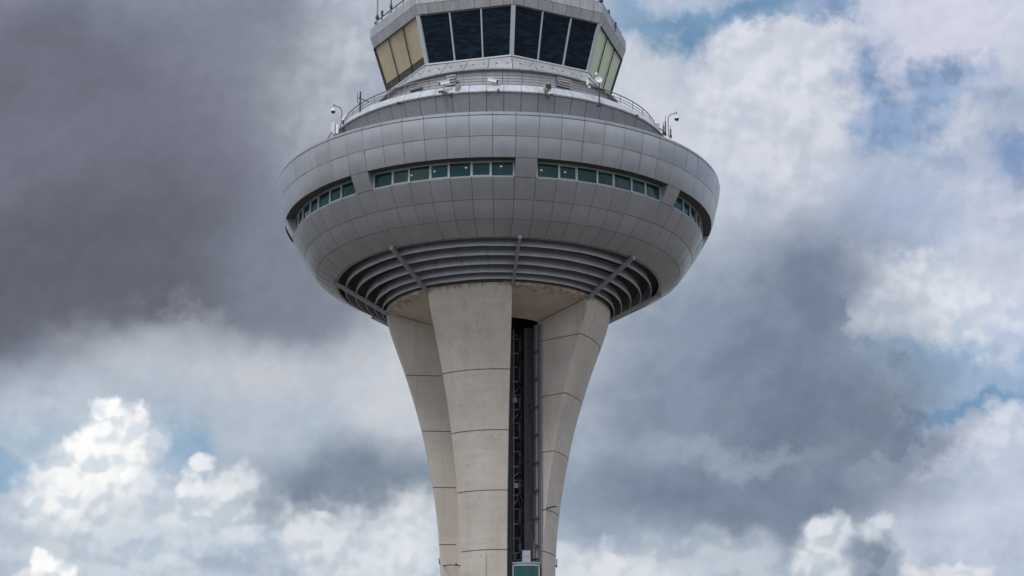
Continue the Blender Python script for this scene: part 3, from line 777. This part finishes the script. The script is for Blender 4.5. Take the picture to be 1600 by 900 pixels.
# --- fascia of the cab roof
RM, ZM, ZR = 7.20, 57.20, 57.80
mb = MB(); bk = MB()
for k in range(8):
    us = [0, .04, .2, .36, .52, .68, .84, .96, 1] if k % 2 else [0, .1, .26, .42, .58, .74, .9, 1]
    us2 = [0, .12, .28, .44, .60, .76, .9, 1]
    quadpanels(mb, octc(RT + .03, k, ZT + .02), octc(RT + .03, k + 1, ZT + .02), octc(RM, k + 1, ZM), octc(RM, k, ZM), us2, [0, 1], .025)
    quadpanels(mb, octc(RM, k, ZM), octc(RM, k + 1, ZM), octc(RM, k + 1, ZR), octc(RM, k, ZR), us, [0, 1], .025)
    bk.add([octc(RT - .01, k, ZT + .02), octc(RT - .01, k + 1, ZT + .02), octc(RM - .035, k + 1, ZM), octc(RM - .035, k, ZM), octc(RM - .035, k + 1, ZR - .03), octc(RM - .035, k, ZR - .03)], [(0, 1, 2, 3), (3, 2, 4, 5)])
bk.add([octc(RM - .05, k, ZR - .04) for k in range(8)], [tuple(range(8))])
bk.add([octc(RT - .005, k, ZT + .01) for k in range(8)], [tuple(range(8))[::-1]])
mb.build('roof_fascia', M['clad_pale'], tower); bk.build('cab_roof', M['back'], tower)
# low roof-edge rail
mb = MB()
for k in range(8):
    a, b = octc(RM - .25, k, ZR + .42), octc(RM - .25, k + 1, ZR + .42)
    mb.tube([a, b], .03, 6)
    mb.tube([a - Vector((0, 0, .28)), b - Vector((0, 0, .28))], .018, 6)
    for t in (0, .16, .33, .5, .66, .83):
        p = a.lerp(b, t); mb.tube([p - Vector((0, 0, .45)), p], .022, 6)
mb.build('roof_rail', M['darkmetal'], tower, smooth=50)
# grilles on the cab base wall
def wall_grille(name, px0, px1, py0, py1, m, nsl):
    pc = at((px0 + px1) / 2, (py0 + py1) / 2, -6.4); a = math.atan2(pc.x, -pc.y); 
    pc = at((px0 + px1) / 2, (py0 + py1) / 2, -6.66 * math.cos(a)); a = math.atan2(pc.x, -pc.y)
    w = (px1 - px0) / 29.5 / math.cos(a); h = (py1 - py0) / 27.5
    mb = MB(); c = pol(6.66, a, pc.z); mb.box(c, (w, .06, h), rz=a, mi=1)
    for i in range(nsl):
        z = pc.z - h / 2 + h * (i + .5) / nsl; mb.box(pol(6.70, a, z), (w, .05, h / nsl * .5), rz=a)
    mb.build(name, [m, M['back']], tower)
wall_grille('wall_grille', 872, 895, 120, 136, M['cap'], 4)
wall_grille('wall_grille', 632, 650, 134, 148, M['darkmetal'], 3)
wall_grille('wall_grille', 697, 712, 116, 134, M['cap'], 4)

# ------------------------------------------------------------------ lift cabin
pt = at(822, 880, -2.6)
cab = thing('lift_cabin', 'glass panorama lift cabin with silver roof, riding in the dark gap between the concrete legs', 'lift', (pt.x, -1.95, pt.z - 2.35))
W, Dp, Hc = 1.40, 1.2, 2.2
def arcx(u): return -.18 * (1 - (2 * u - 1) ** 2)
mb = MB()
for z0, z1 in ((0, .25), (Hc, Hc + .13)):
    pts = [(-W / 2 + W * i / 8, -Dp / 2 + arcx(i / 8)) for i in range(9)] + [(W / 2, Dp / 2), (-W / 2, Dp / 2)]
    n = len(pts); mb.add([(x, y, z0) for x, y in pts] + [(x, y, z1) for x, y in pts], [tuple(range(n))[::-1], tuple(range(n, 2 * n))] + [(i, (i + 1) % n, n + (i + 1) % n, n + i) for i in range(n)])
mb.build('frame', M['frame'], cab)
mb = MB()
pts = [(-W / 2 - .03 + (W + .06) * i / 8, -Dp / 2 - .05 + arcx(i / 8)) for i in range(9)] + [(W / 2 + .03, Dp / 2), (-W / 2 - .03, Dp / 2)]
n = len(pts); mb.add([(x, y, Hc + .133) for x, y in pts] + [(x, y, Hc + .19) for x, y in pts], [tuple(range(n))[::-1], tuple(range(n, 2 * n))] + [(i, (i + 1) % n, n + (i + 1) % n, n + i) for i in range(n)])
mb.build('roof', M['silver'], cab)
mb = MB()
for x, y in ((-W / 2 + .03, -Dp / 2), (W / 2 - .03, -Dp / 2), (W / 2 - .03, Dp / 2 - .04), (-W / 2 + .03, Dp / 2 - .04)): mb.box((x, y, (Hc + .25) / 2), (.06, .06, Hc - .26))
mb.build('corner_post', M['silver'], cab)
mb = MB(); vs_ = [(-W / 2 + .06 + (W - .12) * i / 8, -Dp / 2 + arcx(.04 + .92 * i / 8) + .03, z) for z in (.25, Hc) for i in range(9)]
mb.add(vs_, [(i, i + 1, 10 + i, 9 + i) for i in range(8)]); mb.build('glass', M['liftglass'], cab, smooth=60)
mb = MB(); mb.box((0, Dp / 2 - .08, Hc / 2 + .12), (W - .14, .03, Hc - .3)); mb.box((.1, Dp / 2 - .12, Hc / 2 + .1), (.06, .05, Hc - .35)); mb.box((-.35, Dp / 2 - .12, 1.0), (.3, .05, 1.6)); mb.build('back_wall', M['interior'], cab)
mb = MB(); mb.box((.02, -.1, Hc + .19 + .36), (.42, .3, .70)); mb.box((.02, -.26, Hc + .19 + .40), (.36, .02, .03)); mb.build('roof_cabinet', M['silver'], cab)
mb = MB()
for x in (-.25, .48): mb.tube([(x, 0, Hc + .19), (x, 0, Hc + 1.3)], .03, 6)
mb.box((-.45, 0, Hc + .42), (.45, .3, .05)); mb.box((-.62, 0, Hc + .62), (.12, .2, .2)); mb.box((.5, 0, Hc + .5), (.3, .3, .06)); mb.box((.55, -.1, Hc + .28), (.12, .1, .14))
mb.bar((-.68, -.2, Hc + .2), (-.68, 0, Hc + .5), .06, .06); mb.bar((-.68, 0, Hc + .42), (.6, 0, Hc + .46), .08, .05)
mb.build('guide_shoe', M['darkmetal'], cab)
cb = MB(); 
for x in (-.06, .0, .06): cb.tube([(x, .1, Hc + .6), (x, .1, 14.0)], .012, 5)
cb.build('hoist_cable', M['darkmetal'], cab)

# ------------------------------------------------------------------ fittings on the head
def hook_camera(label, px, py_base, Y, h, reach, side, white=True):
    p = at(px, py_base, Y); t = thing('dome_camera', label, 'security camera', p, 0, 'dome cameras on hooked poles')
    m = M['silver']; R_ = .28
    pts = [(0, 0, 0), (0, 0, h - R_)]
    for i in range(1, 7):
        a = pi / 2 * i / 6; pts.append((side * R_ * (1 - math.cos(a)), 0, h - R_ + R_ * math.sin(a)))
    pts.append((side * reach, 0, h + .12))
    mb = MB(); mb.tube(pts, .036, 8); mb.build('pole', M['rail'] if side < 0 else m, t, smooth=50)
    mb = MB(); mb.tube([(side * reach, 0, h + .14), (side * reach, 0, h - .12)], .025, 8); mb.build('dropper', m, t, smooth=50)
    mb = MB(); mb.lathe([(.05, -.02), (.09, -.06), (.12, -.13), (.125, -.20)], (side * reach, 0, h - .08), 16); mb.build('housing', M['white'], t, smooth=40)
    mb = MB(); mb.lathe([(.123, 0), (.11, -.06), (.07, -.11), (.02, -.125)], (side * reach, 0, h - .28), 16); mb.build('dome', M['dome'], t, smooth=60)
    return t
hook_camera('dome camera hanging left from a thin hooked pole at the left of the saucer roof', 533.5, 194, -3.2, 1.02, .46, -1)
hook_camera('dome camera hanging right from a tall hooked pole at the right of the saucer roof', 1044.5, 214, -4.4, 1.32, .46, 1)

def box_camera(label, px, py, Y, yaw, body='white', up=.1):
    p = at(px, py, Y); t = thing('box_camera', label, 'security camera', p, 0, 'box cameras on the terrace parapet')
    d = Vector((math.sin(yaw), -math.cos(yaw) * .6, -.28)).normalized()
    mb = MB(); mb.tube([(0, 0, -.05), (0, 0, .42)], .045, 8); mb.lathe([(.09, -.05), (.09, .02), (.05, .05)], (0, 0, 0), 12)
    mb.bar((0, .1, -.08), (0, -.05, -.02), .2, .08); mb.build('bracket', M['silver'], t, smooth=40)
    c = Vector((0, 0, .50))
    mb = MB(); mb.bar(c - d * .26, c + d * .22, .17, .16); mb.bar(c - d * .27 + Vector((0, 0, .095)), c + d * .34 + Vector((0, 0, .095)), .21, .025)
    mb.build('housing', M[body], t)
    mb = MB(); mb.bar(c + d * .22, c + d * .27, .15, .14); mb.build('lens', M['dome'], t)
    return t
box_camera('white box camera aimed left above the parapet, its bracket over a black angled arm', 694, 144, -9.05, R(-75))
box_camera('white box camera aimed right at the middle of the terrace parapet', 770, 140.5, -9.1, R(70))
t = bpy.data.objects['box_camera']
mb = MB(); mb.bar((-.3, -.15, -.05), (.0, -.15, -.02), .08, .1); mb.bar((.05, -.15, -.05), (.42, -.3, -.40), .07, .09); mb.build('support_arm', M['darkmetal'], t)

for lab, px, py, dx in (('stub arm under the white capping, left of the box cameras', 622, 161, .22), ('thin stub arm under the white capping, far right of the floodlight', 996, 181, -.35)):
    p = at(px, py, -9.4 * math.sqrt(max(.05, 1 - ((px - 778) / 29.5 / 9.4) ** 2)))
    t = thing('stub_arm', 'short dark ' + lab, 'bracket', p)
    mb = MB(); mb.tube([(0, .1, .02), (0, -.12, 0), (dx, -.14, -.08)], .035, 6); mb.build('arm', M['darkmetal'], t, smooth=50)
    mb = MB(); mb.box((0, .05, .02), (.12, .06, .12)); mb.build('plate', M['darkmetal'], t)
t = thing('loose_cable', 'loose dark cable hanging in a loop below the middle box camera', 'cable', at(770, 142, -9.35))
mb = MB(); mb.tube([(.0, .1, .05), (-.08, -.05, -.1), (-.22, -.05, -.28), (-.34, -.05, -.22), (-.36, -.05, -.05), (-.28, -.02, .02)], .016, 6); mb.build('cable', M['darkmetal'], t, smooth=60)
mb = MB(); mb.box((.28, -.04, -.02), (.09, .07, .22)); mb.tube([(.28, -.02, .02), (.0, .05, .04)], .014, 5); mb.build('junction_box', M['darkmetal'], t)

# warning lantern
p = at(715, 147, -9.0)
t = thing('warning_lantern', 'small caged lantern between the two white box cameras on the parapet', 'lantern', p)
mb = MB(); mb.lathe([(.12, 0), (.12, .05), (.05, .07)], (0, 0, 0), 14); mb.lathe([(.04, .60), (.12, .62), (.10, .70), (.03, .72)], (0, 0, 0), 14); mb.build('cap', M['darkmetal'], t, smooth=40)
mb = MB(); mb.lathe([(.05, .07), (.10, .12), (.11, .3), (.10, .5), (.05, .58)], (0, 0, 0), 14); mb.build('lens', M['drumgrey'], t, smooth=40)
mb = MB()
for i in range(5):
    a = 2 * pi * i / 5; mb.tube([(.14 * math.cos(a), .14 * math.sin(a), .02), (.14 * math.cos(a), .14 * math.sin(a), .66)], .012, 5)
mb.build('cage', M['silver'], t)
p = at(706, 146.5, -9.3)
t = thing('wall_lamp', 'small round bulkhead lamp under the parapet capping, left of centre', 'lamp', p)
mb = MB(); mb.lathe([(.16, .0), (.18, .03), (.14, .08)], (0, -.12, -.05), 14); mb.build('hood', M['white'], t, smooth=40)
mb = MB(); mb.lathe([(.05, 0), (.12, -.05), (.14, .0)][::-1], (0, -.12, -.06), 14); mb.build('bowl', M['drumgrey'], t, smooth=40)

# beige horn / floodlight
p = at(855.5, 152, -9.3)
t = thing('floodlight', 'beige floodlight on a forked black bracket at the parapet, right of centre', 'floodlight', p)
mb = MB(); mb.tube([(-.1, 0, .28), (-.12, -.06, .1), (-.03, -.06, -.02), (.06, -.06, -.02), (.18, 0, .16), (.3, .05, .2)], .035, 6); mb.tube([(.0, .05, -.04), (.0, -.06, .0)], .04, 6); mb.build('bracket', M['darkmetal'], t, smooth=40)
mb = MB(); mb.lathe([(.10, -.2), (.17, -.14), (.20, .05), (.20, .16)], (-.03, -.06, .46), 16, axis=(.35, -.6, .25)); mb.build('housing', M['beige'], t, smooth=40)
mb = MB(); mb.lathe([(.19, .161), (.17, .17)], (-.03, -.06, .46), 16, axis=(.35, -.6, .25)); mb.box((.12, -.1, .62), (.12, .12, .1)); mb.build('glass', M['dome'], t)

# mast with a white dish on the right
p = at(936.5, 163, -8.3)
t = thing('dish_mast', 'dark mast with small white dish, standing at the parapet before the green blinds', 'antenna', p)
mb = MB(); mb.tube([(0, 0, -.15), (0, 0, 1.25)], .035, 8); mb.bar((-.14, 0, -.05), (.1, 0, .02), .16, .14); mb.tube([(0, 0, .9), (-.55, .2, 1.55)], .03, 6); mb.tube([(-.2, .1, .95), (-.62, .2, 1.2)], .03, 6); mb.tube([(.3, 0, .8), (-.3, 0, .95)], .05, 6); mb.build('mast', M['darkmetal'], t, smooth=40)
mb = MB(); mb.lathe([(.03, -.12), (.13, -.08), (.19, .0), (.18, .012), (.02, -.06)], (-.02, -.08, 1.36), 18, axis=(.25, -1, .1)); mb.build('dish', M['white'], t, smooth=40)
mb = MB(); mb.lathe([(.06, 0), (.06, .16)], (-.14, 0, 1.62), 8); mb.box((-.6, .2, 1.3), (.1, .1, .3)); mb.box((-.5, .2, 1.05), (.12, .1, .1)); mb.build('sensor', M['white'], t)

# mast with side bracket on the left
p = at(562.5, 181, -5.4)
t = thing('mast_antenna', 'dark vertical mast antenna with a sloping stay, clamped to the handrail on the left', 'antenna', p)
mb = MB(); mb.tube([(0, 0, -.1), (0, 0, 1.0)], .045, 8); mb.tube([(0, 0, 1.0), (0, 0, 1.18), (0, 0, 1.19), (0, 0, 1.38)], [.05, .05, .04, .04], 8); mb.build('mast', M['darkmetal'], t, smooth=40)
mb = MB(); mb.tube([(-.15, 0, 1.3), (-.16, 0, .85), (-.02, 0, .62)], .018, 6); mb.tube([(-.16, 0, 1.04), (.0, 0, .98), (.46, 0, .80)], .024, 6); mb.build('stay', M['darkmetal'], t, smooth=40)
mb = MB(); mb.bar((-.16, 0, -.12), (.2, -.1, -.24), .14, .08); mb.build('clamp', M['darkmetal'], t)

# panel antennas and poles on the left end
p = at(524, 210, -4.0)
t = thing('panel_antenna', 'white flat panel antenna on short poles at the left edge of the saucer roof', 'antenna', p)
mb = MB(); mb.box((-.12, 0, .34), (.22, .12, .62), rz=R(25)); mb.box((.1, .0, .30), (.14, .12, .52), rz=R(-10)); mb.build('panel', M['white'], t)
mb = MB(); mb.tube([(0, -.02, -.1), (0, -.02, .6)], .032, 6); mb.tube([(.26, 0, -.1), (.26, 0, .55)], .032, 6); mb.tube([(0, 0, .0), (.3, 0, .08)], .03, 6); mb.build('pole', M['railred'], t)
p = at(538, 205, -4.2)
t = thing('floodlight', 'black floodlight clamped low beside the left end of the handrail', 'floodlight', p)
mb = MB(); mb.tube([(-.05, 0, -.1), (-.05, 0, .75)], .045, 6); mb.tube([(-.05, 0, .24), (.22, 0, .24)], .035, 6); mb.build('bracket', M['darkmetal'], t)
mb = MB(); mb.bar((.12, 0, .25), (.36, 0, .20), .16, .18); mb.build('housing', M['darkmetal'], t)
mb = MB(); mb.bar((-.12, -.03, .62), (.08, -.03, .95), .10, .1); mb.build('junction_box', M['white'], t)
p = at(511.5, 217, -4.2)
t = thing('raking_pole', 'short dark pole leaning outwards at the far left of the saucer roof', 'pole', p)
mb = MB(); mb.tube([(0, 0, 0), (.25, 0, .40)], .03, 6); mb.build('shaft', M['railred'], t)
mb = MB(); mb.box((0, 0, .0), (.1, .1, .05)); mb.build('foot', M['darkmetal'], t)

# right end fittings
p = at(1027, 203, -3.2)
t = thing('equipment_box', 'pale grey equipment box at the right end of the handrail', 'box', p)
mb = MB(); mb.box((0, 0, .12), (.24, .3, .40)); mb.build('cabinet', M['silver'], t)
mb = MB(); mb.box((-.02, -.03, -.13), (.2, .2, .08)); mb.bar((.12, 0, .1), (.42, -.2, -.25), .05, .06); mb.build('bracket', M['darkmetal'], t)
for lab, px, pb, h, m, r in (('tall thin whip antenna left of the right-hand dome camera', 1040, 213, 1.2, 'darkmetal', .035),
                             ('short thick rust-brown whip antenna, leftmost of those beside the right-hand dome camera', 1037, 211, .72, 'railred', .05),
                             ('short whip antenna on the outer side of the right-hand dome camera', 1048, 216, .72, 'railred', .045)):
    p = at(px, pb, -4.3); t = thing('whip_antenna', lab, 'antenna', p, 0, 'whip antennas at the right of the saucer roof')
    mb = MB(); mb.tube([(0, 0, 0), (0, 0, h * .72), (0, 0, h * .73), (0, 0, h)], [r, r, r * .4, r * .35], 8); mb.build('rod', M[m], t, smooth=40)
    mb = MB(); mb.lathe([(r * 1.5, 0), (r * 1.5, .12)], (0, 0, .05), 8); mb.build('mount', M['darkmetal'], t)

# roof fittings on the cab
def roof_rod(name, lab, px, pb, Y, h, r=.03, m='darkmetal', cat='antenna', knob=False):
    p = at(px, pb, Y); t = thing(name, lab, cat, p)
    mb = MB(); mb.tube([(0, 0, -.15), (0, 0, h)], r, 8); mb.build('rod', M[m], t, smooth=40)
    mb = MB(); mb.lathe([(r * 2.2, 0), (r * 2.2, .18), (r * 1.2, .25)], (0, 0, .12), 10); mb.build('collar', M['darkmetal'], t, smooth=40)
    if knob:
        mb = MB(); mb.lathe([(r * 1.5, 0), (r * 2.4, .06), (r * 2.4, .14), (r, .2)], (0, 0, h), 10); mb.build('head', M['darkmetal'], t, smooth=40)
roof_rod('aerial_pole', 'tall grey aerial pole at the left corner of the cab roof', 589.5, 33, -1.2, 2.4, .045, 'rail')
roof_rod('lightning_rod', 'dark knobbly rod on the left roof rail, right of the tall aerial pole', 611, 16, -3.0, 1.4, .035, 'darkmetal', 'lightning rod')
roof_rod('roof_lamp', 'small lamp head on the left edge of the cab roof beside the aerial pole', 597, 27, -1.8, .22, .03, 'darkmetal', 'lamp', True)
roof_rod('roof_mast', 'stout mast at the right front corner of the cab roof', 939.5, 6, -4.2, 1.5, .05, 'darkmetal')
roof_rod('roof_spike', 'upper one of two short dark spikes on the right edge of the cab roof', 951.5, 26, -2.9, .22, .025, 'darkmetal', 'spike', True)
roof_rod('roof_spike', 'lower one of two short dark spikes on the right edge of the cab roof', 962, 45, -1.7, .22, .025, 'darkmetal', 'spike', True)

# lamps and hooks fixed to the legs
def leg_lamp(lab, px, py, az, kind='wall_light'):
    z = joint_z(px, py, az); r = legr(z); q_ = at(px, py, -r * math.cos(az))
    t = thing(kind, lab, 'wall light', q_, az)
    mb = MB(); mb.bar((0, .05, 0), (0, -.25, 0), .06, .06); mb.bar((-.12, -.22, -.03), (.02, -.25, 0), .05, .05); mb.build('bracket', M['darkmetal'], t)
    mb = MB(); mb.bar((.0, -.25, .02), (.34, -.32, .10), .10, .07); mb.build('head', M['darkmetal'], t)
leg_lamp('small black light on an arm on the right-hand concrete leg, just above a joint', 855, 794, R(50))
def hook(lab, px, py, Y, s):
    t = thing('cable_hook', lab, 'hook', at(px, py, Y))
    mb = MB(); mb.tube([(0, 0, 0), (-.1 * s, 0, .05), (-.12 * s, 0, .2), (-.14 * s, 0, .36)], .028, 6); mb.build('arm', M['darkmetal'], t, smooth=50)
    mb = MB(); mb.box((0, 0, -.02), (.08, .08, .12)); mb.build('plate', M['darkmetal'], t)
hook('small dark hook low on the left edge of the left-hand leg', 690, 883, -.3, 1)
hook('small dark hook low on the outer edge of the right-hand leg', 869.5, 884, -.3, -.15)
t = thing('conduit', 'thin dark cable strung across the foot of the left-hand leg', 'cable', at(690, 884, -.3))
a_, b_ = at(690, 884, -.3), at(722, 884, -1.6)
mb = MB(); mb.tube([(0, 0, 0), tuple((b_ - a_) * .5 + Vector((0, -.35, -.02))), tuple(b_ - a_)], .03, 6); mb.build('cable', M['darkmetal'], t)
mb = MB(); mb.box(tuple((b_ - a_) * .72 + Vector((0, -.3, 0))), (.12, .1, .1)); mb.build('junction_box', M['darkmetal'], t)
